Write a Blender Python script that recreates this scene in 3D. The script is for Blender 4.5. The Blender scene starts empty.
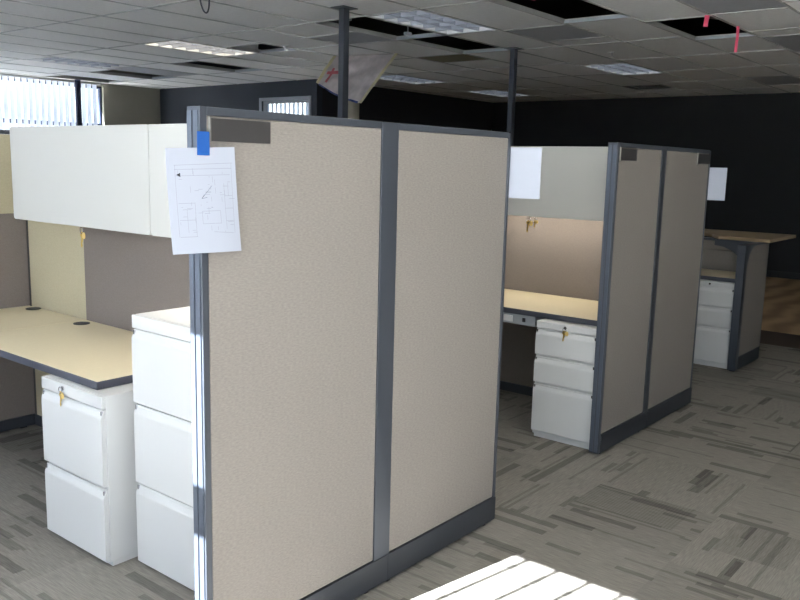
import bpy, bmesh, math, random
from mathutils import Vector, Matrix
random.seed(7)
S = bpy.context.scene
COL = S.collection
R = math.radians

# ------------------------------------------------------------------ materials
def mat(name, col, rough=.5, metal=0., spec=.5, noise=None, bump=None, emit=None, trans=0.):
    m = bpy.data.materials.new(name); m.use_nodes = True
    nt = m.node_tree; b = nt.nodes['Principled BSDF']
    b.inputs['Base Color'].default_value = (*col, 1)
    b.inputs['Roughness'].default_value = rough
    b.inputs['Metallic'].default_value = metal
    b.inputs['Specular IOR Level'].default_value = spec
    if emit:
        b.inputs['Emission Color'].default_value = (*emit[0], 1)
        b.inputs['Emission Strength'].default_value = emit[1]
    if noise or bump:
        tc = nt.nodes.new('ShaderNodeTexCoord')
        mp = nt.nodes.new('ShaderNodeMapping'); nt.links.new(tc.outputs['Object'], mp.inputs[0])
        sc = (noise or bump)[0]; mp.inputs['Scale'].default_value = sc
        n = nt.nodes.new('ShaderNodeTexNoise'); n.inputs['Scale'].default_value = 1
        n.inputs['Detail'].default_value = 3; nt.links.new(mp.outputs[0], n.inputs[0])
        if noise:
            r = nt.nodes.new('ShaderNodeValToRGB')
            a = noise[1]
            r.color_ramp.elements[0].position = .3; r.color_ramp.elements[1].position = .7
            r.color_ramp.elements[0].color = (*[c*(1-a) for c in col], 1)
            r.color_ramp.elements[1].color = (*[min(1, c*(1+a)) for c in col], 1)
            nt.links.new(n.outputs['Fac'], r.inputs[0]); nt.links.new(r.outputs[0], b.inputs['Base Color'])
        if bump:
            bp = nt.nodes.new('ShaderNodeBump'); bp.inputs['Strength'].default_value = bump[1]
            bp.inputs['Distance'].default_value = .004
            nt.links.new(n.outputs['Fac'], bp.inputs['Height']); nt.links.new(bp.outputs[0], b.inputs['Normal'])
    return m

def s2l(r, g, b):
    f = lambda c: ((c/255+.055)/1.055)**2.4 if c > 10 else c/255/12.92
    return (f(r), f(g), f(b))

M = {}
M['fabric'] = mat('beige_fabric', s2l(138, 131, 125), .95, spec=.1, noise=((75, 75, 230), .10), bump=((75, 75, 230), .3))
M['brown'] = mat('brown_fabric', s2l(128, 119, 112), .95, spec=.1, noise=((160, 160, 260), .07), bump=((160, 160, 260), .4))
M['tan'] = mat('tan_fabric', s2l(182, 172, 145), .95, spec=.1, noise=((160, 160, 260), .06), bump=((160, 160, 260), .4))
M['trim'] = mat('charcoal_metal', s2l(71, 75, 83), .42, .25)
M['base'] = mat('charcoal_base', s2l(56, 59, 65), .5, .1)
M['holder'] = mat('name_holder_plastic', s2l(58, 56, 56), .45)
M['white'] = mat('white_powder_coat', s2l(200, 199, 197), .55)
M['bin'] = mat('white_bin_metal', s2l(184, 182, 176), .55)
M['dark'] = mat('black_plastic', s2l(34, 34, 38), .5)
M['lam'] = mat('cream_laminate', s2l(226, 211, 178), .42, noise=((60, 60, 60), .02))
M['edge'] = mat('charcoal_edge', s2l(72, 74, 84), .5)
M['brass'] = mat('brass', s2l(200, 165, 80), .3, .9)
M['chrome'] = mat('chrome', (.6, .6, .62), .25, .9)
M['tag'] = mat('yellow_tag', s2l(222, 190, 110), .5)
M['paper'] = mat('white_paper', s2l(170, 174, 186), .7)
M['ink'] = mat('pencil_grey', s2l(138, 138, 150), .8)
M['ink2'] = mat('pencil_dark', s2l(105, 105, 118), .8)
M['black'] = mat('black_ink', s2l(25, 25, 30), .7)
M['blue'] = mat('blue_masking_tape', s2l(22, 80, 152), .6)
M['tile'] = mat('ceiling_tile', s2l(242, 240, 236), .9, spec=.2, noise=((25, 25, 25), .03), bump=((120, 120, 120), .3))
M['greytile'] = mat('grey_ceiling_tile', s2l(178, 178, 180), .9, spec=.2, noise=((25, 25, 25), .04))
M['tbar'] = mat('ceiling_grid_metal', s2l(182, 180, 175), .5)
M['tbar_bare'] = mat('bare_grid_metal', s2l(170, 174, 178), .4)
M['louver'] = mat('white_louver', s2l(150, 153, 160), .4, .0)
M['lens_reflect_glow'] = mat('lens_window_glow', s2l(200, 205, 215), .4, emit=((.85, .92, 1), .7))  # emission stands in for window light reflected in the unlit fixtures
M['lens_on'] = mat('lit_lens', (1, 1, 1), .4, emit=((1, .93, .80), 2.6))
M['deck'] = mat('dark_deck', s2l(48, 45, 42), .9, noise=((2, 2, 2), .4))
M['duct'] = mat('duct_metal', s2l(120, 118, 112), .4, .6)
M['olive'] = mat('olive_wall_paint', s2l(140, 136, 124), .8, noise=((8, 8, 8), .02))
M['navy'] = mat('dark_navy_paint', s2l(44, 49, 58), .8, noise=((8, 8, 8), .03))
M['nearblack'] = mat('near_black_paint', s2l(34, 35, 39), .8, noise=((8, 8, 8), .03))
M['plain'] = mat('office_wall_paint', s2l(175, 172, 162), .85)
M['frame'] = mat('window_frame_metal', s2l(112, 116, 124), .45, .3)
M['bluepost'] = mat('dark_window_post', s2l(40, 52, 82), .5)
M['sheet'] = mat('plastic_sheet', s2l(196, 186, 184), .35, noise=((7, 7, 7), .22))
M['mtape'] = mat('masking_tape', s2l(200, 190, 150), .6)
M['hem'] = mat('blue_hem', s2l(50, 65, 120), .6)
M['red'] = mat('faded_red_print', s2l(190, 95, 105), .6)
M['pink'] = mat('pink_ribbon', s2l(225, 85, 115), .6)
M['cable'] = mat('grey_cable', s2l(70, 72, 78), .5)
M['column'] = mat('cream_column_paint', s2l(190, 182, 165), .8)
M['strip'] = mat('brown_floor_strip', s2l(70, 56, 44), .8)

def slat_mat(name='vinyl_slat', f=.16):
    m = bpy.data.materials.new(name); m.use_nodes = True
    nt = m.node_tree; nt.nodes.remove(nt.nodes['Principled BSDF']); o = nt.nodes['Material Output']
    d = nt.nodes.new('ShaderNodeBsdfDiffuse'); d.inputs[0].default_value = (.82, .84, .88, 1)
    t = nt.nodes.new('ShaderNodeBsdfTranslucent'); t.inputs[0].default_value = (.78, .82, .90, 1)
    x = nt.nodes.new('ShaderNodeMixShader'); x.inputs[0].default_value = f
    nt.links.new(d.outputs[0], x.inputs[1]); nt.links.new(t.outputs[0], x.inputs[2]); nt.links.new(x.outputs[0], o.inputs[0])
    return m
M['slat'] = slat_mat(); M['slat_thin'] = slat_mat('thin_vinyl_slat', .42)

def glass_mat():
    m = bpy.data.materials.new('window_glass'); m.use_nodes = True
    nt = m.node_tree; nt.nodes.remove(nt.nodes['Principled BSDF']); o = nt.nodes['Material Output']
    t = nt.nodes.new('ShaderNodeBsdfTransparent'); t.inputs[0].default_value = (.90, .95, 1, 1)
    g = nt.nodes.new('ShaderNodeBsdfGlossy'); g.inputs['Roughness'].default_value = .02
    x = nt.nodes.new('ShaderNodeMixShader'); x.inputs[0].default_value = .06
    nt.links.new(t.outputs[0], x.inputs[1]); nt.links.new(g.outputs[0], x.inputs[2]); nt.links.new(x.outputs[0], o.inputs[0])
    return m
M['glass'] = glass_mat()

def carpet_mat():
    m = bpy.data.materials.new('carpet_tile_pattern'); m.use_nodes = True
    nt = m.node_tree; N = nt.nodes; L = nt.links; b = N['Principled BSDF']
    b.inputs['Roughness'].default_value = 1; b.inputs['Specular IOR Level'].default_value = .05
    tc = N.new('ShaderNodeTexCoord'); sp = N.new('ShaderNodeSeparateXYZ'); L.new(tc.outputs['Object'], sp.inputs[0])
    def mth(op, a, c=None, d=None):
        n = N.new('ShaderNodeMath'); n.operation = op
        for i, v in enumerate((a, c, d)):
            if v is None: continue
            if isinstance(v, (int, float)): n.inputs[i].default_value = v
            else: L.new(v, n.inputs[i])
        return n.outputs[0]
    def comb(a, c, d=0.):
        n = N.new('ShaderNodeCombineXYZ')
        for i, v in enumerate((a, c, d)):
            if isinstance(v, (int, float)): n.inputs[i].default_value = v
            else: L.new(v, n.inputs[i])
        return n.outputs[0]
    def wn(v):
        n = N.new('ShaderNodeTexWhiteNoise'); n.noise_dimensions = '3D'; L.new(v, n.inputs[0]); return n.outputs[0]
    X, Y = sp.outputs[0], sp.outputs[1]
    T = .60
    tx = mth('FLOOR', mth('DIVIDE', X, T)); ty = mth('FLOOR', mth('DIVIDE', mth('ADD', Y, .21), T))
    orient = mth('GREATER_THAN', wn(comb(tx, ty, 3.)), .72)      # a few tiles run the other way
    inv = mth('SUBTRACT', 1., orient)
    # u = along the bars (B direction = Y by default), v = across
    u = mth('ADD', mth('MULTIPLY', Y, inv), mth('MULTIPLY', X, orient))
    v = mth('ADD', mth('MULTIPLY', X, inv), mth('MULTIPLY', Y, orient))
    def bars(du, dv, thr, seed):
        row = mth('FLOOR', mth('DIVIDE', v, dv))
        off = mth('MULTIPLY', wn(comb(row, seed, 0.)), du)
        cu = mth('FLOOR', mth('DIVIDE', mth('ADD', u, off), du))
        return mth('GREATER_THAN', wn(comb(cu, row, mth('ADD', seed, orient))), thr)
    b1 = bars(.32, .046, .935, 11.); b2 = bars(.16, .03, .945, 5.); b3 = bars(.5, .016, .93, 23.); b4 = bars(.60, .30, .80, 31.)
    # soft darker blocks and per-tile tone
    tone = wn(comb(tx, ty, 9.))
    n1 = N.new('ShaderNodeTexNoise'); n1.inputs['Scale'].default_value = 1
    n1.inputs['Detail'].default_value = 2
    L.new(comb(mth('MULTIPLY', u, 14.), mth('MULTIPLY', v, 230.), 0.), n1.inputs[0])
    n2 = N.new('ShaderNodeTexNoise'); n2.inputs['Scale'].default_value = 420; n2.inputs['Detail'].default_value = 1
    L.new(tc.outputs['Object'], n2.inputs[0])
    streak = mth('MULTIPLY', mth('SUBTRACT', n1.outputs['Fac'], .5), .9)
    fuzz = mth('MULTIPLY', mth('SUBTRACT', n2.outputs['Fac'], .5), .5)
    k = mth('ADD', 1., mth('ADD', streak, fuzz))
    k = mth('ADD', k, mth('MULTIPLY', mth('SUBTRACT', tone, .5), .16))
    k = mth('MULTIPLY', k, mth('SUBTRACT', 1., mth('MULTIPLY', b1, .36)))
    k = mth('MULTIPLY', k, mth('SUBTRACT', 1., mth('MULTIPLY', b2, .30)))
    k = mth('MULTIPLY', k, mth('SUBTRACT', 1., mth('MULTIPLY', b3, .24)))
    cord = mth('ADD', .08, mth('MULTIPLY', mth('GREATER_THAN', mth('SINE', mth('MULTIPLY', u, 420.)), .1), .12))
    k = mth('MULTIPLY', k, mth('SUBTRACT', 1., mth('MULTIPLY', b4, cord)))
    k = mth('MAXIMUM', k, .25)
    vm = N.new('ShaderNodeVectorMath'); vm.operation = 'SCALE'
    vm.inputs[0].default_value = s2l(136, 131, 123); L.new(k, vm.inputs['Scale'])
    L.new(vm.outputs[0], b.inputs['Base Color'])
    bp = N.new('ShaderNodeBump'); bp.inputs['Strength'].default_value = .4; bp.inputs['Distance'].default_value = .003
    L.new(k, bp.inputs['Height']); L.new(bp.outputs[0], b.inputs['Normal'])
    return m
M['carpet'] = carpet_mat()

def carpet2_mat():
    m = bpy.data.materials.new('brown_carpet_light_streaks'); m.use_nodes = True
    nt = m.node_tree; N = nt.nodes; L = nt.links; b = N['Principled BSDF']; b.inputs['Roughness'].default_value = 1
    tc = N.new('ShaderNodeTexCoord'); w = N.new('ShaderNodeTexWave'); w.bands_direction = 'Y'
    w.inputs['Scale'].default_value = .9; w.inputs['Distortion'].default_value = 6; w.inputs['Detail'].default_value = 4
    L.new(tc.outputs['Object'], w.inputs[0])
    r = N.new('ShaderNodeValToRGB'); r.color_ramp.elements[0].color = (*s2l(158, 130, 98), 1); r.color_ramp.elements[1].color = (*s2l(200, 166, 126), 1)  # paler streaks put window light on the brown carpet into its colour
    L.new(w.outputs['Color'], r.inputs[0]); L.new(r.outputs[0], b.inputs['Base Color'])
    return m
M['carpet2'] = carpet2_mat()

# ------------------------------------------------------------------ mesh builder
class MB:
    def __init__(s): s.v = []; s.f = []
    def add(s, vs, fs):
        n = len(s.v); s.v += [tuple(p) for p in vs]; s.f += [tuple(i+n for i in f) for f in fs]; return s
    def box(s, x0, x1, y0, y1, z0, z1):
        vs = [(x, y, z) for x in (x0, x1) for y in (y0, y1) for z in (z0, z1)]
        return s.add(vs, [(0, 1, 3, 2), (4, 6, 7, 5), (0, 4, 5, 1), (2, 3, 7, 6), (0, 2, 6, 4), (1, 5, 7, 3)])
    def prism(s, poly, axis, a, b):
        """poly: 2-D points in the two other axes (cyclic order), extruded along axis from a to b"""
        def P(p, t):
            return {'x': (t, p[0], p[1]), 'y': (p[0], t, p[1]), 'z': (p[0], p[1], t)}[axis]
        n = len(poly)
        vs = [P(p, a) for p in poly]+[P(p, b) for p in poly]
        fs = [tuple(range(n)), tuple(range(2*n-1, n-1, -1))]+[(i, i+n, (i+1) % n+n, (i+1) % n) for i in range(n)]
        return s.add(vs, fs)
    def tube(s, pts, r, n=8):
        pts = [Vector(p) for p in pts]; vs = []; fs = []
        for i, p in enumerate(pts):
            d = (pts[min(i+1, len(pts)-1)]-pts[max(i-1, 0)]).normalized()
            a = d.orthogonal().normalized() if i == 0 else (a-d*a.dot(d)).normalized()
            c = d.cross(a)
            vs += [p+(a*math.cos(2*math.pi*k/n)+c*math.sin(2*math.pi*k/n))*r for k in range(n)]
        for i in range(len(pts)-1):
            fs += [(i*n+k, i*n+(k+1) % n, (i+1)*n+(k+1) % n, (i+1)*n+k) for k in range(n)]
        fs += [tuple(range(n-1, -1, -1)), tuple(range((len(pts)-1)*n, len(pts)*n))]
        return s.add(vs, fs)

def worldpos(o):
    p = Vector((0, 0, 0))
    while o: p += o.location; o = o.parent
    return p

def obj(name, mb, m, parent=None, bevel=0, smooth=False):
    me = bpy.data.meshes.new(name)
    if parent is None:
        xs, ys, zs = zip(*mb.v); org = Vector(((min(xs)+max(xs))/2, (min(ys)+max(ys))/2, min(zs)))
    else: org = worldpos(parent)
    me.from_pydata([Vector(p)-org for p in mb.v], [], mb.f); me.update()
    bm = bmesh.new(); bm.from_mesh(me); bmesh.ops.recalc_face_normals(bm, faces=bm.faces); bm.to_mesh(me); bm.free()
    me.materials.append(m)
    o = bpy.data.objects.new(name, me); COL.objects.link(o)
    if parent is None: o.location = org
    else: o.parent = parent
    if bevel:
        b = o.modifiers.new('bevel', 'BEVEL'); b.width = bevel; b.segments = 2; b.limit_method = 'ANGLE'; b.angle_limit = R(35)
    if smooth:
        for p in me.polygons: p.use_smooth = True
    return o

def tag(o, label, cat, group=None):
    o['label'] = label; o['category'] = cat
    if group: o['group'] = group
    return o
def thing(name, label, cat, loc, group=None):
    o = bpy.data.objects.new(name, None); COL.objects.link(o); o.location = loc; o.empty_display_size = .1
    return tag(o, label, cat, group)
def struct(name, mb, m, bevel=0):
    o = obj(name, mb, m, None, bevel); o['kind'] = 'structure'; return o
def copy_tree(o, parent=None):
    c = o.copy(); COL.objects.link(c); c.parent = parent
    for ch in list(o.children): copy_tree(ch, c)
    return c

# ------------------------------------------------------------------ dimensions
HC = 2.835; ZP = 1.7523; DECK = 3.45
XB = -.56                                   # window wall behind the camera
YL = 12.90; X1 = 8.97; YJ = 8.97; X2 = 13.75; YR = -4.2
K = .9526                                   # ceiling layout scale

# ------------------------------------------------------------------ room shell
struct('floor', MB().box(XB, 8.22, YR, YL, -.1, 0), M['carpet'])
struct('trim_2', MB().box(8.22, 8.93, YR, YL, -.1, .001), M['strip'])
struct('floor_far', MB().box(8.93, X2, YR, YL, -.1, 0), M['carpet2'])

def wall(name, axis, a, b, u0, u1, holes, m):
    """slab between a and b along `axis`, running u0..u1, z 0..DECK, with rectangular holes (u0,u1,z0,z1)"""
    mb = MB()
    def bx(p, q, z0, z1):
        if q-p < 1e-4 or z1-z0 < 1e-4: return
        if axis == 'x': mb.box(a, b, p, q, z0, z1)
        else: mb.box(p, q, a, b, z0, z1)
    cur = u0
    for h in sorted(holes):
        bx(cur, h[0], 0, DECK); bx(h[0], h[1], 0, h[2]); bx(h[0], h[1], h[3], DECK); cur = h[1]
    bx(cur, u1, 0, DECK)
    return struct(name, mb, m)
HEAD = 2.79
W1 = (-3.9, 2.40, .12, HEAD); W2 = (2.46, 6.8, .75, HEAD)
wall('wall_back', 'x', XB-.10, XB, YR, YL, [W1, W2], M['plain'])
W3 = (.2, 7.86, .12, 2.78)
wall('wall_left', 'y', YL, YL+.15, XB, X1+.15, [W3], M['olive'])
W4 = (9.13, 10.19, .9, 2.545)
wall('wall_inner', 'x', X1, X1+.12, YJ, YL, [W4], M['navy'])
wall('wall_recess', 'y', YJ, YJ+.12, X1+.12, X2, [], M['nearblack'])
wall('wall_far', 'x', X2, X2+.15, YR, YJ+.12, [], M['nearblack'])
wall('wall_right', 'y', YR-.15, YR, XB, X2, [], M['navy'])
struct('ceiling_deck', MB().box(XB-.15, X2+.15, YR-.15, YL+.15, DECK, DECK+.1), M['deck'])
g = struct('ground', MB().box(-40, 50, -40, 60, -.35, -.15), mat('pale_concrete', s2l(228, 224, 216), .9, noise=((.5, .5, .5), .05)))

def window(name, axis, a, hole, mull, transom, fm=None):
    """frame, mullions, transom and one pane; a = centre of frame thickness"""
    u0, u1, z0, z1 = hole; t = .04; d = .03; fm = fm or M['frame']
    mb = MB(); gl = MB()
    def bx(B, p, q, c, e, dd):
        if axis == 'x': B.box(a-dd, a+dd, p, q, c, e)
        else: B.box(p, q, a-dd, a+dd, c, e)
    for p, q, c, e in ((u0, u0+t, z0, z1), (u1-t, u1, z0, z1), (u0+t, u1-t, z0, z0+t), (u0+t, u1-t, z1-t, z1)): bx(mb, p, q, c, e, d)
    for k in mull: bx(mb, k-.03, k+.03, z0+t, z1-t, d)
    if transom: bx(mb, u0+t, u1-t, transom[0], transom[1], d*1.05)
    bx(gl, u0+t, u1-t, z0+t, z1-t, .003)
    o = struct(name, mb, fm)
    gp = obj('pane', gl, M['glass'], o)
    return o
window('window_1', 'x', XB-.03, W1, [-2.3, -.75], (2.13, 2.24))
window('window_2', 'x', XB-.03, W2, [3.9, 5.4], (2.13, 2.24))
window('window_3', 'y', YL+.09, W3, [1.8, 3.6, 5.0], (2.10, 2.17), M['bluepost'])
window('window_4', 'x', X1+.06, W4, [], None, mat('pale_frame', s2l(150, 153, 160), .5))
# casing proud of the wall around the inner window
u0, u1, z0, z1 = W4
struct('trim_3', MB().box(X1-.015, X1-.001, u0-.05, u0, z0-.05, z1+.05).box(X1-.015, X1-.001, u1, u1+.05, z0-.05, z1+.05)
       .box(X1-.015, X1-.001, u0, u1, z1, z1+.05).box(X1-.015, X1-.001, u0, u1, z0-.05, z0), bpy.data.materials['pale_frame'])
# dark mullion cover standing at the far window
struct('trim_4', MB().box(7.22, 7.29, YL-.28, YL-.22, 0, HC-.008), M['bluepost'])
# base boards
struct('baseboard_far', MB().box(X2-.012, X2, YR, YJ, 0, .1), M['dark'])
struct('baseboard_left', MB().box(XB, X1, YL-.012, YL, 0, .1), M['dark'])

def blind(label, axis, a, u0, u1, ztop, zbot, step, width, ang, sm='slat', group='vertical blinds at the windows'):
    c = (a, (u0+u1)/2, zbot) if axis == 'x' else ((u0+u1)/2, a, zbot)
    t = thing('vertical_blind', label, 'blind', c, group)
    hr = MB()
    if axis == 'x': hr.box(a-.02, a+.02, u0, u1, ztop, ztop+.04)
    else: hr.box(u0, u1, a-.02, a+.02, ztop, ztop+.04)
    obj('head_rail', hr, M['white'], t)
    n = int((u1-u0)/step); first = None
    w = width/2; dx, dy = math.cos(ang)*w, math.sin(ang)*w; nx, ny = -math.sin(ang)*.0008, math.cos(ang)*.0008
    bow = 4
    for i in range(n):
        u = u0+step*(i+.5)
        if first is None:
            mb = MB(); cx, cy = (a, u) if axis == 'x' else (u, a)
            pts = []
            for k in range(bow+1):
                q = k/bow*2-1; h = (1-q*q)*width*.05
                pts.append((cx+dx*q-math.sin(ang)*h, cy+dy*q+math.cos(ang)*h))
            vs = [(x-nx, y-ny) for x, y in pts]+[(x+nx, y+ny) for x, y in reversed(pts)]
            mb.prism(vs, 'z', zbot, ztop)
            first = obj('slat', mb, M[sm], t)
        else:
            o = first.copy(); COL.objects.link(o); o.parent = t
            d = step*i
            o.location = (0, d, 0) if axis == 'x' else (d, 0, 0)
            o.rotation_euler = (0, 0, 0)
    return t
SUNAZ = -10.3
blind('open vertical blind letting stripes of sun onto the carpet', 'x', XB+.10, -3.9, 2.375, 2.77, .12, .14, .10, R(SUNAZ+11))
blind('closed vertical blind beside the open one behind the viewer', 'x', XB+.10, 2.40, 6.9, 2.77, .72, .112, .127, R(64))
blind('bright vertical blind across the wide window at far left', 'y', YL-.16, .2, 7.70, 2.785, .12, .098, .089, R(12), 'slat_thin')
blind('small vertical blind behind the inner office window', 'x', X1+.32, 9.45, 10.55, 2.56, .9, .10, .089, R(72), 'slat_thin')

# ------------------------------------------------------------------ ceiling
RY = [-4.2, -3.6, -3.0, -2.4, -1.78, -1.15, -.53, .09, .70, 1.32, 1.93, 2.55, 3.14, 3.77, 4.45, 5.07, 5.72, 6.45, 7.18, 7.85, 8.5, 9.2, 9.85, 10.6, 11.3, 12.0, 12.8, 13.35]
RY = [y*K if y > 0 else y for y in RY]; RY[-1] = 12.72; RY.append(YL)
CX = [-.6, .75, 1.95, 3.10, 4.37, 5.66, 6.88, 8.13, 9.45, 10.75, 12.1, 13.4, 14.45]
def snap(x, shift=0.): return x*K
holes = {}      # row index -> list of (x0, x1, kind) special cells
def row_of(y): 
    y *= K
    return min(range(len(RY)-1), key=lambda i: abs((RY[i]+RY[i+1])/2-y))
SP = [ # x0, x1, ymid (unscaled), kind
 (5.66, 6.88, 3.42, 'hole'), (7.17, 8.39, 2.85, 'hole'),
 (5.66, 6.88, 5.40, 'hole'), (6.90, 8.10, 5.40, 'hole'),
 (6.33, 6.88, 7.50, 'hole'), (7.00, 8.15, 9.52, 'hole'),
 (7.05, 8.20, 11.65, 'hole'), (7.08, 8.25, 12.9, 'hole'),
 (5.66, 6.88, 4.76, 'light'), (5.66, 6.88, 8.17, 'light'), (5.75, 6.90, 10.95, 'light'),
 (9.75, 10.95, 4.76, 'light'), (9.50, 10.72, 8.17, 'light'), (12.10, 13.30, 8.17, 'light'),
 (6.95, 7.76, 4.11, 'grey'), (5.9, 7.12, 2.24, 'grey'), (8.50, 9.72, 2.24, 'grey'),
 (6.28, 6.90, 6.08, 'grey'), (6.92, 8.1, 10.95, 'grey'), (11.9, 13.1, 3.42, 'grey'), (4.1, 5.3, .4, 'grey'),
 (12.35, 12.95, 5.4, 'vent'), (8.1, 8.7, 6.08, 'olivetile'),
]
for x0, x1, y, k in SP: holes.setdefault(row_of(y), []).append((x0*K, x1*K, k))
tiles = MB(); grey = MB(); bars = MB(); edges = MB(); LIGHTS = []; VENTS = []; HOLES = []; dk = MB()
T2 = .009
for r in range(len(RY)-1):
    y0, y1 = RY[r], RY[r+1]
    cells = []
    sp = sorted(holes.get(r, []))
    xs = [max(c*K, XB) if c > 0 else XB for c in CX]; xs[0] = XB; xs[-1] = X2
    cut = []
    for a, b, k in sp: cut += [a, b]
    keep = [x for x in xs if all(not (a-.35 < x < b+.35) for a, b, k in sp)] + cut
    if XB not in keep: keep.append(XB)
    if X2 not in keep: keep.append(X2)
    keep = sorted(set(round(x, 4) for x in keep))
    for a, b in zip(keep[:-1], keep[1:]):
        if b <= a: continue
        kind = 'tile'
        for p, q, k in sp:
            if abs(p-a) < .01 and abs(q-b) < .01: kind = k
        if y0 > YJ+.05 and a > X1: continue
        (tiles if kind == 'tile' else grey if kind == 'grey' else dk if kind == 'olivetile' else MB()).box(a+.002, b-.002, y0+.002, y1-.002, HC, HC+.015)
        if kind == 'light': LIGHTS.append((a, b, y0, y1))
        if kind == 'vent': VENTS.append((a, b, y0, y1))
        if kind == 'hole':
            HOLES.append((a, b, y0, y1))
            edges.box(b-.012, b-.0095, y0+.01, y1-.01, HC-.0065, HC+.018)      # the bare end bar catches the window light
        bars.box(a-T2, a+T2, y0+T2, y1-T2, HC-.006, HC+.004)
        bars.box(a-.002, a+.002, y0+T2, y1-T2, HC+.004, HC+.03)
    xe = X2 if y0 < YJ+.05 else X1
    bars.box(XB, xe, y0-T2, y0+T2, HC-.006, HC+.004); bars.box(XB, xe, y0-.002, y0+.002, HC+.004, HC+.035)
struct('ceiling', tiles, M['tile'])
struct('ceiling_grey_tiles', grey, M['greytile'])
struct('ceiling_dark_tile', dk, mat('olive_stained_tile', s2l(120, 112, 85), .9))
struct('trim_1', bars, M['tbar'])
struct('trim_5', edges, M['tbar_bare'])

# ------------------------------------------------------------------ recessed lights
def troffer(cell, lit, label, group='recessed ceiling lights'):
    a, b, y0, y1 = cell; a += .014; b -= .014; y0 += .014; y1 -= .014
    t = thing('ceiling_light', label, 'ceiling light', ((a+b)/2, (y0+y1)/2, HC), group)
    f = MB(); w = .02; z0 = HC-.004; z1 = HC+.11
    f.box(a, b, y0, y0+w, z0, z1).box(a, b, y1-w, y1, z0, z1).box(a, a+w, y0+w, y1-w, z0, z1).box(b-w, b, y0+w, y1-w, z0, z1)
    f.box(a, b, y0, y1, z1, z1+.01)
    obj('housing', f, M['white'], t)
    lv = MB(); nx, ny = 6, 3
    def blade(axis, c, p, q):
        poly = [(c-.007, z0+.002), (c+.007, z0+.002), (c+.012, z0+.04), (c-.012, z0+.04)]
        if axis == 'y': lv.prism(poly, 'y', p, q)                              # blade across (runs along y)
        else: lv.prism(poly, 'x', p, q)
    for i in range(1, nx): blade('y', a+w+(b-a-2*w)*i/nx, y0+w, y1-w)
    for j in range(1, ny): blade('x', y0+w+(y1-y0-2*w)*j/ny, a+w, b-w)
    obj('louver', lv, M['louver'], t)
    obj('lens', MB().box(a+w, b-w, y0+w, y1-w, z0+.05, z0+.06), M['lens_on'] if lit else M['lens_reflect_glow'], t)
    return t
lab = {}
for c in sorted(LIGHTS, key=lambda c: (round(c[0]), c[2])):
    cx, cy = (c[0]+c[1])/2/K, (c[2]+c[3])/2/K
    best = min([((6.27, 4.76), 'unlit white louvered ceiling light beside the hole behind the nearer ceiling post'),
                ((6.27, 8.17), 'brightly lit long ceiling light above the white overhead bin'),
                ((6.32, 10.95), 'faint unlit ceiling light nearest the far left window'),
                ((10.35, 4.76), 'small unlit louvered ceiling light right of the farther ceiling post'),
                ((10.1, 8.17), 'distant ceiling light between the hanging plastic sheet and the farther post'),
                ((12.7, 8.17), 'farthest thin ceiling light just left of the farther ceiling post')],
               key=lambda q: (q[0][0]-cx)**2+(q[0][1]-cy)**2)[1]
    troffer(c, 'brightly' in best, best)
for c in VENTS:
    a, b, y0, y1 = c
    t = thing('ceiling_vent', 'dark square air vent in the ceiling near the far dark wall', 'vent', ((a+b)/2, (y0+y1)/2, HC))
    fr = MB(); 
    for k, (z, m_) in enumerate(((HC-.006, 0), (HC+.01, .07), (HC+.03, .14))):
        p, q, c0, d0 = a+.012+m_, b-.012-m_, y0+.012+m_, y1-.012-m_; w = .03
        fr.box(p, q, c0, c0+w, z, z+.02).box(p, q, d0-w, d0, z, z+.02).box(p, p+w, c0+w, d0-w, z, z+.02).box(q-w, q, c0+w, d0-w, z, z+.02)
    obj('vent_cone', fr, mat('vent_grey', s2l(95, 95, 92), .6), t)
    obj('vent_throat', MB().box(a+.012, b-.012, y0+.012, y1-.012, HC+.055, HC+.06), M['dark'], t)

# duct, conduit and wires above the open tiles
for i, (pts, rr) in enumerate(([((5.0, 5.3, 3.05), (5.6, 5.0, 3.0), (6.3, 5.2, 3.08), (7.6, 5.1, 3.02)), .02],
                              [((5.2, 3.0, 3.0), (6.0, 3.3, 2.96), (6.6, 3.1, 3.08)), .012],
                              [((6.7, 2.55, 3.02), (7.3, 2.8, 2.97), (8.2, 2.6, 3.05)), .014],
                              [((6.6, 9.0, 3.0), (7.4, 9.2, 2.98), (8.0, 9.1, 3.05)), .015])):
    lb = ['grey conduit in the ceiling hole behind the nearer post', 'thin wire in the ceiling hole cut by the top of the frame',
          'thin wire in the ceiling hole at upper right', 'conduit in the long ceiling hole left of the blue tape'][i]
    p = [Vector(q) for q in pts]; fine = []
    for j in range(len(p)-1):
        for k in range(5): fine.append(p[j].lerp(p[j+1], k/5)-Vector((0, 0, .04*math.sin(math.pi*k/5))))
    fine.append(p[-1]); tag(obj('conduit', MB().tube(fine, rr, 8), M['duct'], None, smooth=True), lb, 'conduit', 'pipes and wires above the ceiling')

def sprinkler(x, y, label, z=HC):
    t = thing('sprinkler_head', label, 'sprinkler', (x, y, z-.05), 'sprinkler heads')
    def ring(r, n=14): return [(x+r*math.cos(2*math.pi*k/n), y+r*math.sin(2*math.pi*k/n)) for k in range(n)]
    obj('escutcheon', MB().prism(ring(.035), 'z', z-.008, z-.0015), M['white'], t)
    obj('nozzle', MB().prism(ring(.01), 'z', z-.045, z-.008), M['chrome'], t)
    obj('deflector', MB().prism(ring(.02), 'z', z-.05, z-.045), M['chrome'], t)
sprinkler(8.38, 4.004, 'small sprinkler head on the ceiling above the farthest right light')
sprinkler(6.28, 6.75, 'small sprinkler head left of the hanging plastic sheet')
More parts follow.
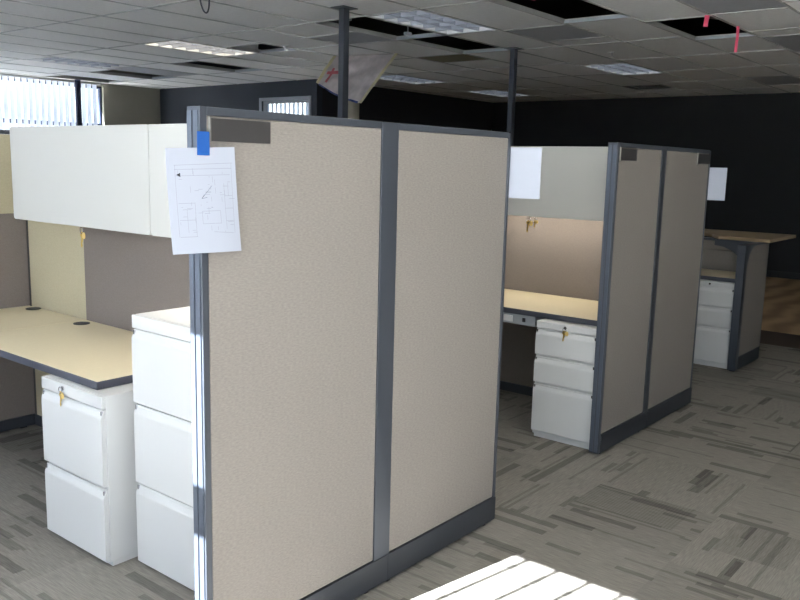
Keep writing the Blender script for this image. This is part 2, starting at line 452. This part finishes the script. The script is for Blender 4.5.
# metal bits seen in the ceiling holes
def clip(x, y, label):
    t = MB().box(x-.006, x+.006, y-.006, y+.006, HC+.045, HC+.30).box(x-.04, x+.04, y-.02, y+.02, HC+.015, HC+.045)
    tag(obj('hanger_bracket', t, M['tbar_bare'], bevel=.003), label, 'bracket', 'ceiling hanger brackets')
clip(6.10, 6.95, 'bright metal hanger bracket at the end of the lit ceiling light')
clip(6.49, 5.25, 'metal hanger bracket between the two holes by the nearer post')
clip(5.55, 5.18, 'metal hanger bracket just right of the nearer ceiling post')

# ------------------------------------------------------------------ partitions
def frange(n): return range(n)
def partition(label, x0, x1, y0, mid, holders, cap=True, left_label=None):
    y1 = y0+.058
    t = thing('cubicle_partition', label, 'partition', ((x0+x1)/2, (y0+y1)/2, 0), 'double-panel cubicle partitions')
    zf0, zf1 = .122, 1.728
    m0, m1 = mid
    # posts
    def stile(a, b, nm='post'):
        return obj(nm, MB().box(a, b, y0+.002, y1-.002, .012, ZP-.022), M['trim'], t, bevel=.002)
    lp = MB().box(x0, x0+.024, y0, y1, .012, ZP)
    o = obj('post', lp, M['trim'], t, bevel=.002)
    obj('cover_strip', MB().box(x0-.004, x0, y0+.006, y0+.026, .02, ZP-.012).box(x0-.004, x0, y0+.033, y1-.005, .02, ZP-.012), mat('light_blue_grey_metal', s2l(84, 90, 101), .35, .3), o)
    obj('post', MB().box(m0, m1, y0-.001, y1+.001, .115, ZP-.001), M['trim'], t, bevel=.0015)
    obj('post', MB().box(x1-.018, x1, y0, y1, .012, ZP-.004), M['trim'], t, bevel=.002)
    for a, b in ((x0+.026, m0-.002), (m1+.002, x1-.020)):
        obj('fabric_panel', MB().box(a, b, y0+.002, y1-.002, zf0, zf1), M['fabric'], t, bevel=.004)
        obj('top_cap', MB().box(a-.002, b+.002, y0-.001, y1+.001, zf1, ZP), M['trim'], t, bevel=.003)
    for a, b in ((x0+.024, m1-.012), (m1-.011, x1-.001)):
        rl = obj('base_rail', MB().box(a, b, y0-.004, y1+.004, .012, .119), M['base'], t, bevel=.002)
    for xx in (x0+.05, m0-.03, m1+.01, x1-.07):
        obj('foot', MB().prism([(xx+.022*math.cos(k*math.pi/5), (y0+y1)/2+.024*math.sin(k*math.pi/5)) for k in range(10)], 'z', 0, .012), M['dark'], t)
    for a, b in holders:
        h = obj('name_holder', MB().box(a, b, y0-.006, y0+.002, 1.658, 1.722), M['holder'], t, bevel=.0015)
        obj('holder_rim', MB().box(a-.004, a, y0-.008, y0+.002, 1.655, 1.725), mat('rim_grey', s2l(120, 117, 113), .5), h)
    return t
partition('tall two-panel beige partition in the foreground, taped plan on its left edge', 1.4512, 3.0738, 1.905, (2.228, 2.318), [(1.484, 1.706)])
partition('shorter-looking beige two-panel partition farther right, name holders at both top corners', 4.2088, 5.6508, 1.9404, (4.820, 4.888), [(4.238, 4.45), (5.40, 5.625)])

def spine(label, axis, fixed, u0, u1, tiles_, zt=ZP-.007, basez=.075, sections=None, grp='panel walls inside the cubicles'):
    """back or side wall of a cubicle; fixed = near face; runs u0..u1; tiles_ = (u0,u1,z0,z1,mat)"""
    d = .058
    def bx(mb, a, b, c, e, z0, z1):
        return mb.box(fixed+c, fixed+e, a, b, z0, z1) if axis == 'x' else mb.box(a, b, fixed+c, fixed+e, z0, z1)
    loc = (fixed+d/2, (u0+u1)/2, 0) if axis == 'x' else ((u0+u1)/2, fixed+d/2, 0)
    t = thing('panel_wall', label, 'partition', loc, grp)
    obj('top_cap', bx(MB(), u0, u1, -.001, d+.001, zt-.022, zt), M['trim'], t, bevel=.003)
    obj('base_rail', bx(MB(), u0, u1, -.003, d+.003, .01, basez-.002), M['base'], t, bevel=.002)
    for a in (u0+.1, u1-.14): obj('foot', bx(MB(), a, a+.04, .01, .05, 0, .01), M['dark'], t)
    for a in (u0, u1-.02): obj('post', bx(MB(), a, a+.02, .001, d-.001, basez-.001, zt-.023), M['holder'], t)
    for a, b, z0, z1, m in tiles_:
        obj('fabric_panel', bx(MB(), max(a, u0+.021), min(b, u1-.021), .0005, d-.0005, z0+.001, z1-.001), m, t, bevel=.002)
    return t
zt = ZP-.007-.023
spine('brown and tan fabric wall behind the cream desk and below the overhead bin', 'x', 2.34, 1.985, 4.70, [(1.9, 4.083, .075, zt, M['brown']), (4.083, 4.8, .075, zt, M['tan'])])
spine('cubicle side wall at far left, tan above brown', 'y', 4.709, 1.30, 2.398, [(1, 3, .075, 1.277, M['brown']), (1, 3, 1.277, zt, M['tan'])])
spine('brown fabric wall lit from below the second overhead bin', 'x', 5.00, 2.012, 4.70, [(1.9, 4.75, .075, zt, M['brown'])])
spine('far side wall carrying the nearer ceiling post', 'y', 4.709, 4.21, 5.058, [(4, 5.1, .075, zt, M['tan'])])
spine('far side wall carrying the farther ceiling post', 'y', 4.709, 6.83, 7.66, [(6, 7.7, .075, zt, M['tan'])])

# power poles on the panel junctions
def pole(x, y, label):
    t = thing('power_pole', label, 'post', (x, y, ZP-.007), 'ceiling power poles')
    w = .034
    obj('shaft', MB().box(x-w, x+w, y-w*.8, y+w*.8, ZP-.007, HC-.012), M['trim'], t, bevel=.004)
    obj('ceiling_flange', MB().box(x-.085, x+.085, y-.07, y+.07, HC-.012, HC-.0065), M['trim'], t)
    obj('base_collar', MB().box(x-.05, x+.05, y-.045, y+.045, ZP-.0065, ZP+.03), M['trim'], t)
pole(5.012, 4.712, 'nearer dark square post rising to the ceiling in front of the plastic sheet')
pole(7.62, 4.738, 'farther dark square post rising to the ceiling near the right panel edge')

# ------------------------------------------------------------------ worktops
def worktop(label, poly, z, support=None, grommets=(), name='worktop', mat_edge=None, th=.034, cat='desk'):
    xs, ys = zip(*poly)
    t = thing(name, label, cat, (sum(xs)/len(xs), sum(ys)/len(ys), z-th), 'cream topped desks')
    obj('core', MB().prism(poly, 'z', z-th, z-.0015), mat_edge or M['edge'], t, bevel=.003)
    cx, cy = sum(xs)/len(xs), sum(ys)/len(ys)
    ins = [(x+(.003 if x < cx else -.003), y+(.003 if y < cy else -.003)) for x, y in poly]
    obj('laminate_top', MB().prism(ins, 'z', z-.0015, z), M['lam'], t)
    for gx, gy in grommets:
        ring = lambda r: [(gx+r*math.cos(2*math.pi*k/24), gy+r*math.sin(2*math.pi*k/24)) for k in range(24)]
        o = obj('grommet', MB().prism(ring(.042), 'z', z, z+.003), M['dark'], t)
        obj('grommet_cap', MB().prism(ring(.030), 'z', z+.003, z+.005), M['dark'], o)
    for (x0, x1, y0, y1) in (support or []):
        obj('bracket', MB().prism([(x0, z-th), (x1, z-th), (x1, z-th-.14), (x1-.04, z-th-.14), (x0, z-th-.03)], 'y', y0, y1), M['edge'], t)
    return t
worktop('cream desktop between the white files and the seam', [(1.692, 2.8935), (2.339, 2.8935), (2.339, 4.0825), (1.692, 4.0825)], .737,
        support=[(1.95, 2.33, 3.90, 3.91)], grommets=[(2.265, 4.00)])
worktop('cream corner desktop at far left beyond the seam', [(1.05, 4.0835), (2.339, 4.0835), (2.339, 4.706), (1.05, 4.706)], .737,
        support=[(1.95, 2.33, 4.60, 4.61)], grommets=[(2.30, 4.58)])
worktop('cream desktop in the second cubicle, above the three drawer pedestal', [(4.33, 2.005), (4.998, 2.005), (4.998, 4.70), (4.33, 4.70)], .752, support=[(4.6, 4.99, 3.4, 3.41)])
worktop('dim lower desktop in the reception cubicle, under the counter', [(6.93, 2.072), (7.428, 2.072), (7.428, 4.70), (6.93, 4.70)], .753)

# ------------------------------------------------------------------ drawers, pedestals, files
def drawer_front(x, y0, y1, z0, z1, parent, notch=True):
    """pressed steel front with a full-width finger pull along its top edge; x = outermost face"""
    d = .020; s = .030
    poly = [(x+d, z0), (x+.004, z0), (x, z0+.004), (x, z1-s-.008), (x+.002, z1-s), (x+.011, z1-.012), (x+.012, z1-.002), (x+d, z1-.002)]
    o = obj('drawer', MB().prism(poly, 'y', y0, y1), M['white'], parent, bevel=.0015)
    for yy in (y0+.004, y1-.012): obj('pull_end', MB().box(x+.0055, x+.0115, yy, yy+.008, z1-.022, z1-.006), M['chrome'], o)
    return o
def cabinet(name, label, cat, x, xb, y0, y1, top, drawers, rail, kick, group=None, lock=None):
    t = thing(name, label, cat, (x, (y0+y1)/2, 0), group)
    f = x+.021
    mb = MB().box(f, xb, y0, y1, kick, top)
    obj('body', mb, M['white'], t, bevel=.003)
    if kick: obj('kick_base', MB().box(f+.012, xb-.02, y0+.006, y1-.006, 0, kick), M['white'], t)
    if rail:
        rr = obj('top_rail', MB().box(x+.004, f-.0005, y0+.001, y1-.001, rail, top-.001), M['white'], t, bevel=.003)
    for z0, z1 in drawers: drawer_front(x, y0+.002, y1-.002, z0, z1, t)
    if lock:
        ly, lz = lock
        obj('lock', MB().prism([(ly+.009*math.cos(2*math.pi*k/12), lz+.009*math.sin(2*math.pi*k/12)) for k in range(12)], 'x', x-.001, x+.006), M['chrome'], t)
    return t
cabinet('file_pedestal', 'white two drawer pedestal under the cream desk with keys in its lock', 'filing cabinet', 1.6489, 2.215, 2.7975, 3.2564, .7015,
        [(.026, .325), (.337, .648)], .652, .022, lock=(3.08, .683))
cabinet('lateral_file', 'tall white three drawer file cabinet behind the foreground partition', 'filing cabinet', 1.7583, 2.335, 1.99, 2.7505, 1.0168,
        [(.012, .338), (.344, .664), (.670, .962)], .965, .010)
ped = cabinet('drawer_pedestal', 'white three drawer pedestal in the second cubicle with keys in its lock', 'filing cabinet', 4.243, 4.80, 2.010, 2.402, .7165,
        [(.045, .335), (.347, .503), (.515, .672)], .676, .022, group='white three drawer pedestals', lock=(2.209, .697))
p2 = copy_tree(ped); p2.location = (6.873, ped.location.y+.072, 0); p2.location.z = 0
p2['label'] = 'white three drawer pedestal under the distant reception counter'

# ------------------------------------------------------------------ overhead bins
def bin_(label, xf, xb, y0, y1, z0, z1, lock_y, right=True):
    t = thing('overhead_bin', label, 'cabinet', ((xf+xb)/2, (y0+y1)/2, z0), 'white overhead bins')
    c = MB().box(xf+.022, xb, y0, y0+.015, z0+.02, z1-.02).box(xf+.022, xb, y1-.015, y1, z0+.02, z1-.02)
    c.box(xf+.022, xb, y0, y1, z1-.02, z1).box(xf+.024, xb, y0+.015, y1-.015, z0+.046, z0+.056).box(xb-.012, xb, y0+.015, y1-.015, z0+.02, z1-.02)
    obj('case', c, M['bin'], t, bevel=.002)
    rc = .014; pts = []
    for cy, cz, a0 in ((y0+rc, z0+rc, 180), (y1-rc, z0+rc, 270), (y1-rc*.4, z1-rc*.4, 0), (y0+rc*.4, z1-rc*.4, 90)):
        r_ = rc if cz < (z0+z1)/2 else rc*.4
        for k in range(5):
            a = R(a0+k*22.5); pts.append((cy+r_*math.cos(a), cz+r_*math.sin(a)))
    obj('door', MB().prism(pts, 'x', xf, xf+.02), M['bin'], t, bevel=.003)
    obj('lock', MB().prism([(xf+.035+.009*math.cos(2*math.pi*k/12), lock_y+.009*math.sin(2*math.pi*k/12)) for k in range(12)], 'z', z0-.002, z0+.046), M['brass'], t)
    return t
bin_('long white overhead bin at upper left with keys hanging below', 2.0266, 2.338, 3.006, 4.194, 1.287, 1.745, 3.60)
bin_('white overhead bin section right of the seam, running behind the taped plan', 2.0266, 2.338, 1.972, 3.0025, 1.287, 1.745, 2.45)
bin_('distant white overhead bin in the second cubicle', 4.655, 4.998, 2.004, 3.22, 1.298, 1.742, 2.745)

def task_light(label, x0, x1, y0, y1, z, strength):
    t = thing('task_light', label, 'light', ((x0+x1)/2, (y0+y1)/2, z-.03), 'under-bin task lights')
    obj('light_housing', MB().box(x0, x1, y0, y1, z-.012, z), M['bin'], t)
    obj('lens', MB().box(x0+.008, x1-.008, y0+.01, y1-.01, z-.028, z-.0125), mat('warm_tube', (1, 1, 1), .5, emit=((1, .94, .84), strength)), t)
task_light('slim warm light under the overhead bin behind the taped plan', 2.14, 2.20, 2.12, 2.90, 1.3325, 20.0)
task_light('slim warm light under the distant overhead bin', 4.80, 4.86, 2.15, 3.15, 1.3435, 12.0)

# ------------------------------------------------------------------ keys
def keys(x, y, ztop, label, face=True, group='key sets in the locks', s=1.):
    t = thing('key_set', label, 'keys', (x, y, ztop-.08*s), group)
    # ring
    pts = [(x-.006, y+.009*s*math.cos(2*math.pi*k/14), ztop-.012*s+.011*s*math.sin(2*math.pi*k/14)) for k in range(15)]
    obj('ring', MB().tube(pts, .0012*s, 6), M['chrome'], t, smooth=True)
    def key(cy, z, tilt, nm):
        mb = MB()
        head = [(cy+.010*s*math.cos(2*math.pi*k/12), z-.008*s+.010*s*math.sin(2*math.pi*k/12)) for k in range(12)]
        mb.prism(head, 'x', x-.004, x-.002)
        bl = [(cy-.0038*s, z-.015*s), (cy+.0038*s, z-.015*s), (cy+.0038*s+tilt, z-.044*s), (cy+tilt, z-.050*s), (cy-.0038*s+tilt, z-.044*s), (cy-.001*s+tilt*.7, z-.036*s), (cy-.0038*s+tilt*.5, z-.030*s)]
        mb.prism(bl, 'x', x-.004, x-.002)
        obj(nm, mb, M['brass'], t)
    key(y+.002, ztop-.018*s, .004*s, 'key')
    mb = MB(); tg = [(y-.013*s+.009*s*math.cos(2*math.pi*k/12), ztop-.028*s+.011*s*math.sin(2*math.pi*k/12)) for k in range(12)]
    obj('key_tag', mb.prism(tg, 'x', x-.0075, x-.0055), M['tag'], t)
    return t
keys(1.6475, 3.082, .692, 'brass keys in the lock of the two drawer pedestal', s=1.25)
keys(2.062, 3.60, 1.283, 'brass keys hanging under the long overhead bin', s=1.45)
keys(4.2415, 2.209, .702, 'brass keys in the lock of the second cubicle pedestal', s=1.25)
keys(4.690, 2.745, 1.294, 'yellow tagged keys hanging under the distant overhead bin', s=1.5)
keys(4.690, 2.695, 1.292, 'small key just right of the tagged keys under the distant bin', s=1.0)

# under-desk power box in cubicle 2
t = thing('power_box', 'small grey metal tray bolted under the second cubicle desktop', 'power box', (4.45, 2.60, .655))
obj('tray', MB().box(4.34, 4.62, 2.46, 2.82, .655, .660).box(4.34, 4.345, 2.46, 2.82, .660, .717).box(4.34, 4.62, 2.46, 2.465, .660, .717), mat('tray_metal', s2l(150, 154, 158), .5, .1), t)
obj('outlet', MB().box(4.332, 4.3395, 2.62, 2.68, .668, .705), M['white'], t)
obj('switch', MB().box(4.334, 4.3395, 2.53, 2.55, .675, .70), M['dark'], t)

# ------------------------------------------------------------------ reception cubicle
x0, x1, y0 = 6.8294, 7.4844, 2.0098; y1 = y0+.058; zt3 = 1.034
t = thing('reception_partition', 'low beige end panel with curved dark post under the reception counter', 'partition', ((x0+x1)/2, y0+.029, 0))
# curved post: widens into the counter bracket
def arc(cx, cz, r, a0, a1, n=8): return [(cx+r*math.cos(R(a0+(a1-a0)*k/n)), cz+r*math.sin(R(a0+(a1-a0)*k/n))) for k in range(n+1)]
rr = .20
poly = [(x0, .012), (x0+.07, .012), (x0+.07, zt3-rr-.012)]+arc(x0+.07+rr, zt3-rr-.012, rr, 180, 90)+[(x1, zt3-.012), (x1, zt3), (x0, zt3)]
obj('post', MB().prism(poly, 'y', y0-.002, y1+.002), M['trim'], t)
fp = [(x0+.071, .119), (x1-.012, .119), (x1-.012, zt3-.013)]+list(reversed(arc(x0+.071+rr, zt3-rr-.013, rr, 180, 90)))
obj('fabric_panel', MB().prism(fp, 'y', y0, y1), M['fabric'], t)
obj('post', MB().box(x1-.011, x1, y0, y1, .012, zt3-.013), M['trim'], t)
obj('base_rail', MB().box(x0+.071, x1-.012, y0-.003, y1+.003, .012, .118), M['base'], t)
# inner gusset carrying the counter toward the cubicle
gp = [(y1+.003, zt3), (y1+.003+.34, zt3)]+[(y1+.003+.34-.30*math.sin(R(a)), zt3-.05-.30*(1-math.cos(R(a)))) for a in (0, 15, 30, 45, 60, 75, 90)]+[(y1+.003, zt3-.40)]
obj('bracket', MB().prism(gp, 'x', 7.30, 7.32), M['trim'], t)
for xx in (x0+.04, x1-.06): obj('foot', MB().box(xx-.02, xx+.02, y0+.01, y0+.05, 0, .012), M['dark'], t)
t2 = spine('low beige wall behind the reception desktop', 'x', 7.43, 2.072, 4.70, [(2, 4.8, .12, .93, M['fabric'])], zt=1.033-.0, basez=.12)
for c in t2.children:
    if c.name.startswith('fabric_panel'): pass
# stretch of fabric up to the cap
obj('fabric_panel', MB().box(7.4305, 7.4875, 2.10, 4.675, .932, 1.008), M['fabric'], t2)
cp = [(8.13, 1.96), (8.13, 4.70), (7.70, 4.70), (7.70, 2.95)]+[(7.36+.34*math.cos(R(a))*1.0, 2.95-.50*math.sin(R(a))) for a in (20, 40, 60, 80)]+[(7.34, 2.40), (7.32, 1.96)]
# counter polygon (concave on the cubicle side)
t = thing('reception_counter', 'tan transaction counter top on the far low partition', 'counter', (7.75, 2.4, 1.0345))
obj('core', MB().prism(cp, 'z', 1.0345, 1.060), mat('tan_edge', s2l(165, 142, 112), .5), t, bevel=.003)
obj('laminate_top', MB().prism(cp, 'z', 1.060, 1.0618), mat('tan_laminate', s2l(172, 150, 118), .4), t)

# ------------------------------------------------------------------ papers
t = thing('taped_drawing', 'white paper with a pencilled floor plan hanging from the partition corner', 'paper', (1.455, 1.896, 1.35))
TL, TR, BR, BL = Vector((1.337, 0, 1.634)), Vector((1.571, 0, 1.644)), Vector((1.586, 0, 1.345)), Vector((1.345, 0, 1.350))
def pp(u, v, off=0.):
    p = TL.lerp(TR, u).lerp(BL.lerp(BR, u), v)
    p.x -= .006
    p.y = 1.8965-off-.010*(v**2)-.006*math.sin(u*3.1)*v-.012*max(0, .35-u)*v
    return p
mb = MB(); nu, nv = 10, 14
for th_ in (0., -.0006):
    for j in range(nv+1):
        for i in range(nu+1): mb.v.append(tuple(pp(i/nu, j/nv, th_)))
n1 = (nu+1)*(nv+1)
for j in range(nv):
    for i in range(nu):
        a = j*(nu+1)+i
        mb.f.append((a, a+1, a+nu+2, a+nu+1)); mb.f.append((a+n1, a+n1+nu+1, a+n1+nu+2, a+n1+1))
for i in range(nu):
    mb.f.append((i, i+n1, i+1+n1, i+1)); b_ = nv*(nu+1)+i; mb.f.append((b_, b_+1, b_+1+n1, b_+n1))
for j in range(nv):
    a = j*(nu+1); mb.f.append((a, a+nu+1, a+nu+1+n1, a+n1)); b_ = a+nu; mb.f.append((b_, b_+n1, b_+n1+nu+1, b_+nu+1))
sheet = obj('sheet', mb, M['paper'], t)
def lines(segs, w, name, m):
    q = MB()
    for u0_, v0_, u1_, v1_ in segs:
        n = max(2, int(14*max(abs(u1_-u0_), abs(v1_-v0_)))+1)
        L_ = math.hypot((u1_-u0_)*.234, (v1_-v0_)*.295) or 1
        pu, pv = -(v1_-v0_)*.295/L_*w/.234, (u1_-u0_)*.234/L_*w/.295
        for k in range(n):
            s0, s1 = k/n, (k+1)/n
            P = lambda s, sg: tuple(pp(u0_+(u1_-u0_)*s+sg*pu, v0_+(v1_-v0_)*s+sg*pv, .0005))
            q.add([P(s0, -1), P(s1, -1), P(s1, 1), P(s0, 1)], [(0, 1, 2, 3)])
    return obj(name, q, m, t)
rnd = random.Random(3); seg = []
seg += [(.10, .16, .95, .15), (.10, .20, .93, .20), (.11, .26, .90, .26), (.11, .16, .11, .84), (.93, .15, .92, .82), (.12, .84, .36, .84),
        (.36, .52, .35, .84), (.13, .52, .36, .52), (.13, .68, .35, .68), (.80, .34, .80, .78), (.80, .46, .92, .46), (.80, .58, .92, .58), (.80, .70, .92, .70),
        (.86, .34, .86, .46), (.45, .60, .72, .60), (.45, .60, .45, .72), (.45, .72, .72, .72), (.72, .60, .72, .72), (.24, .58, .24, .80), (.18, .58, .30, .58), (.60, .80, .90, .82)]
for k in range(46):
    a, b = rnd.uniform(.13, .88), rnd.uniform(.17, .80); L_ = rnd.uniform(.02, .09); seg.append((a, b, a+(L_ if k % 2 else 0), b+(0 if k % 2 else L_*.7)))
lines(seg, .00045, 'plan_lines', M['ink'])
lines([(.46, .48, .62, .36), (.46, .48, .50, .44), (.46, .48, .54, .47), (.52, .42, .60, .42)], .0006, 'sketched_arrow', M['ink2'])
q = MB().add([tuple(pp(.125, .25, .0006)), tuple(pp(.18, .232, .0006)), tuple(pp(.18, .272, .0006))], [(0, 1, 2)])
obj('black_arrowhead', q, M['black'], t)
def tape(x0, x1, y0, y1, z0, z1, label): tag(obj('blue_tape', MB().box(x0, x1, y0, y1, z0, z1), M['blue']), label, 'tape', 'pieces of blue tape')
tape(1.432, 1.474, 1.8925, 1.8935, 1.618, 1.683, 'bright blue tape holding the plan on the partition corner')
def blank(x, y0, y1, z0, z1, label):
    mb = MB(); n = 8
    f = lambda k: (x+.012*math.sin(k/n*2.2)*(k/n), y0+(y1-y0)*(1-k/n))
    pts = [f(k) for k in range(n+1)]; vs = [(px, py) for px, py in pts]+[(px+.0006, py) for px, py in reversed(pts)]
    tag(obj('paper_sheet', mb.prism(vs, 'z', z0, z1), M['paper'], smooth=False), label, 'paper', 'blank sheets taped to partition ends')
blank(3.0765, 1.762, 2.045, 1.476, 1.690, 'blank white sheet sticking out past the foreground partition, over the distant bin')
blank(5.6545, 1.830, 2.11, 1.422, 1.638, 'blank white sheet sticking out from the far partition against the dark wall')
tape(3.0745, 3.0755, 1.908, 1.955, 1.665, 1.735, 'blue tape at the right top corner of the foreground partition')

# ------------------------------------------------------------------ hanging plastic sheet, column
cxc, cyc = 7.53, 6.98
tag(obj('column', MB().prism([(cxc+.125*math.cos(2*math.pi*k/28), cyc+.125*math.sin(2*math.pi*k/28)) for k in range(28)], 'z', 0, HC-.008), M['column'], smooth=False),
    'round cream column below the hanging plastic sheet', 'column')
t = thing('plastic_sheet', 'crumpled plastic sheet taped to the ceiling around the column', 'plastic sheet', (6.95, 6.4, 2.25))
A = Vector((7.118, 6.828, HC-.009)); B = Vector((7.334, 6.081, HC-.009)); C = Vector((6.754, 6.10, 2.251)); D = Vector((6.802, 6.80, 2.493))
B = Vector((7.30, 6.06, HC-.009))
def sp_(u, v):
    top = A.lerp(B, u); bot = D.lerp(C, u); bot.z -= .03*math.sin(math.pi*u)
    p = top.lerp(bot, v)
    w = .03*math.sin(u*19+v*5)*v+.04*math.sin(u*7+1)*v*(1-.4*v)+.02*math.sin(v*15+u*9)*math.sin(math.pi*v)+.012*math.sin(u*41-v*12)*v
    d = Vector((-.78, -.62, 0)); return p+d*w
mb = MB(); nu = nv = 22
for j in range(nv+1):
    for i in range(nu+1): mb.v.append(tuple(sp_(i/nu, j/nv)))
for j in range(nv):
    for i in range(nu): a = j*(nu+1)+i; mb.f.append((a, a+1, a+nu+2, a+nu+1))
o = obj('sheet', mb, M['sheet'], t, smooth=True); o.modifiers.new('thick', 'SOLIDIFY').thickness = .0015
def strip(u0_, v0_, u1_, v1_, w, name, m, axis):
    q = MB(); n = 20
    for k in range(n+1):
        s = k/n; u, v = u0_+(u1_-u0_)*s, v0_+(v1_-v0_)*s
        for sg in (-1, 1):
            uu, vv = (u+sg*w, v) if axis == 'u' else (u, v+sg*w)
            p = sp_(uu, vv)+Vector((-.78, -.62, 0))*.006; p.z = min(p.z, HC-.009); q.v.append(tuple(p))
    for k in range(n): q.f.append((2*k, 2*k+1, 2*k+3, 2*k+2))
    o_ = obj(name, q, m, t); o_.modifiers.new('thick', 'SOLIDIFY').thickness = .002; return o_
strip(.0, 0, .0, 1, .028, 'edge_tape', M['mtape'], 'u')
strip(1., 0, 1., 1, .026, 'edge_tape', M['mtape'], 'u')
strip(.05, 1., .95, 1., .018, 'hem', M['hem'], 'v')
strip(.06, .60, .26, .50, .045, 'red_print', M['red'], 'v')
strip(.13, .42, .15, .86, .02, 'red_print', M['red'], 'u')

# cable loop at the ceiling
pts = []
from math import pi
for k in range(25):
    a = pi*k/24
    pts.append((3.95+.02*math.sin(a), 5.115-.055*math.cos(a)*1.0, HC-.01-.0-.155*math.sin(a)**.8))
tag(obj('cable_loop', MB().tube(pts, .006, 8), M['cable'], None, smooth=True), 'grey cable loop dangling from the ceiling at the top edge', 'cable')

def ribbon(x, y, z0, z1, w, label):
    mb = MB(); n = 8; pts = []
    for k in range(n+1):
        s = k/n; z = z1+(z0-z1)*s; o_ = .008*math.sin(s*5)
        pts.append((z, o_))
    for z, o_ in pts:
        for sg in (-1, 1): mb.v.append((x+o_+sg*w*.63, y-sg*w*.77, z))
    for k in range(n): mb.f.append((2*k, 2*k+1, 2*k+3, 2*k+2))
    o = obj('pink_ribbon', mb, M['pink']); o.modifiers.new('thick', 'SOLIDIFY').thickness = .001
    tag(o, label, 'ribbon', 'pink marker ribbons in the ceiling')
ribbon(6.80, 2.46, HC-.09, HC+.02, .018, 'pink ribbon hanging inside the upper right ceiling hole')
ribbon(7.40, 2.405, HC-.22, HC-.006, .012, 'long thin pink ribbon hanging at the right end of the ceiling hole')
ribbon(5.52, 3.28, HC-.012, HC+.12, .018, 'pink ribbon in the ceiling hole cut by the top of the frame')

# ------------------------------------------------------------------ light
sun = bpy.data.lights.new('sun', 'SUN'); sun.energy = 48; sun.angle = R(.3); sun.color = (1, .97, .93)
so = bpy.data.objects.new('sun', sun); COL.objects.link(so)
el = math.atan(.796*math.cos(R(SUNAZ)))
d = Vector((math.cos(R(SUNAZ))*math.cos(el), math.sin(R(SUNAZ))*math.cos(el), -math.sin(el)))
so.rotation_euler = d.to_track_quat('-Z', 'Y').to_euler(); so.location = (-5, 3, 8)

w = bpy.data.worlds.new('sky'); S.world = w; w.use_nodes = True
nt = w.node_tree; bg = nt.nodes['Background']
sky = nt.nodes.new('ShaderNodeTexSky'); sky.sky_type = 'NISHITA'; sky.sun_disc = False
sky.sun_elevation = el; sky.sun_rotation = R(90)
mixn = nt.nodes.new('ShaderNodeMixRGB'); mixn.inputs[0].default_value = .55; mixn.inputs[2].default_value = (5.8, 5.5, 5.2, 1)
nt.links.new(sky.outputs[0], mixn.inputs[1]); nt.links.new(mixn.outputs[0], bg.inputs[0]); bg.inputs[1].default_value = 0.36

# ------------------------------------------------------------------ camera
cam = bpy.data.cameras.new('camera'); co = bpy.data.objects.new('camera', cam); COL.objects.link(co)
f, h, pi_, ro, ya = 825.6786, 1.6049, R(9.2874), R(1.4031), R(39.0577)
F = Vector((math.cos(ya)*math.cos(pi_), math.sin(ya)*math.cos(pi_), -math.sin(pi_)))
rt = Vector((math.sin(ya), -math.cos(ya), 0)); up = rt.cross(F)
RR = rt*math.cos(ro)+up*math.sin(ro); UU = -rt*math.sin(ro)+up*math.cos(ro)
mw = Matrix(((RR.x, UU.x, -F.x, 0), (RR.y, UU.y, -F.y, 0), (RR.z, UU.z, -F.z, h), (0, 0, 0, 1)))
co.matrix_world = mw
cam.sensor_width = 36; cam.lens = f/800*36; cam.clip_start = .02; cam.clip_end = 300
S.camera = co
S.view_settings.view_transform = 'Standard'; S.view_settings.look = 'None'; S.view_settings.gamma = 1
S.view_settings.use_curve_mapping = False
S.view_settings.exposure = 0.8
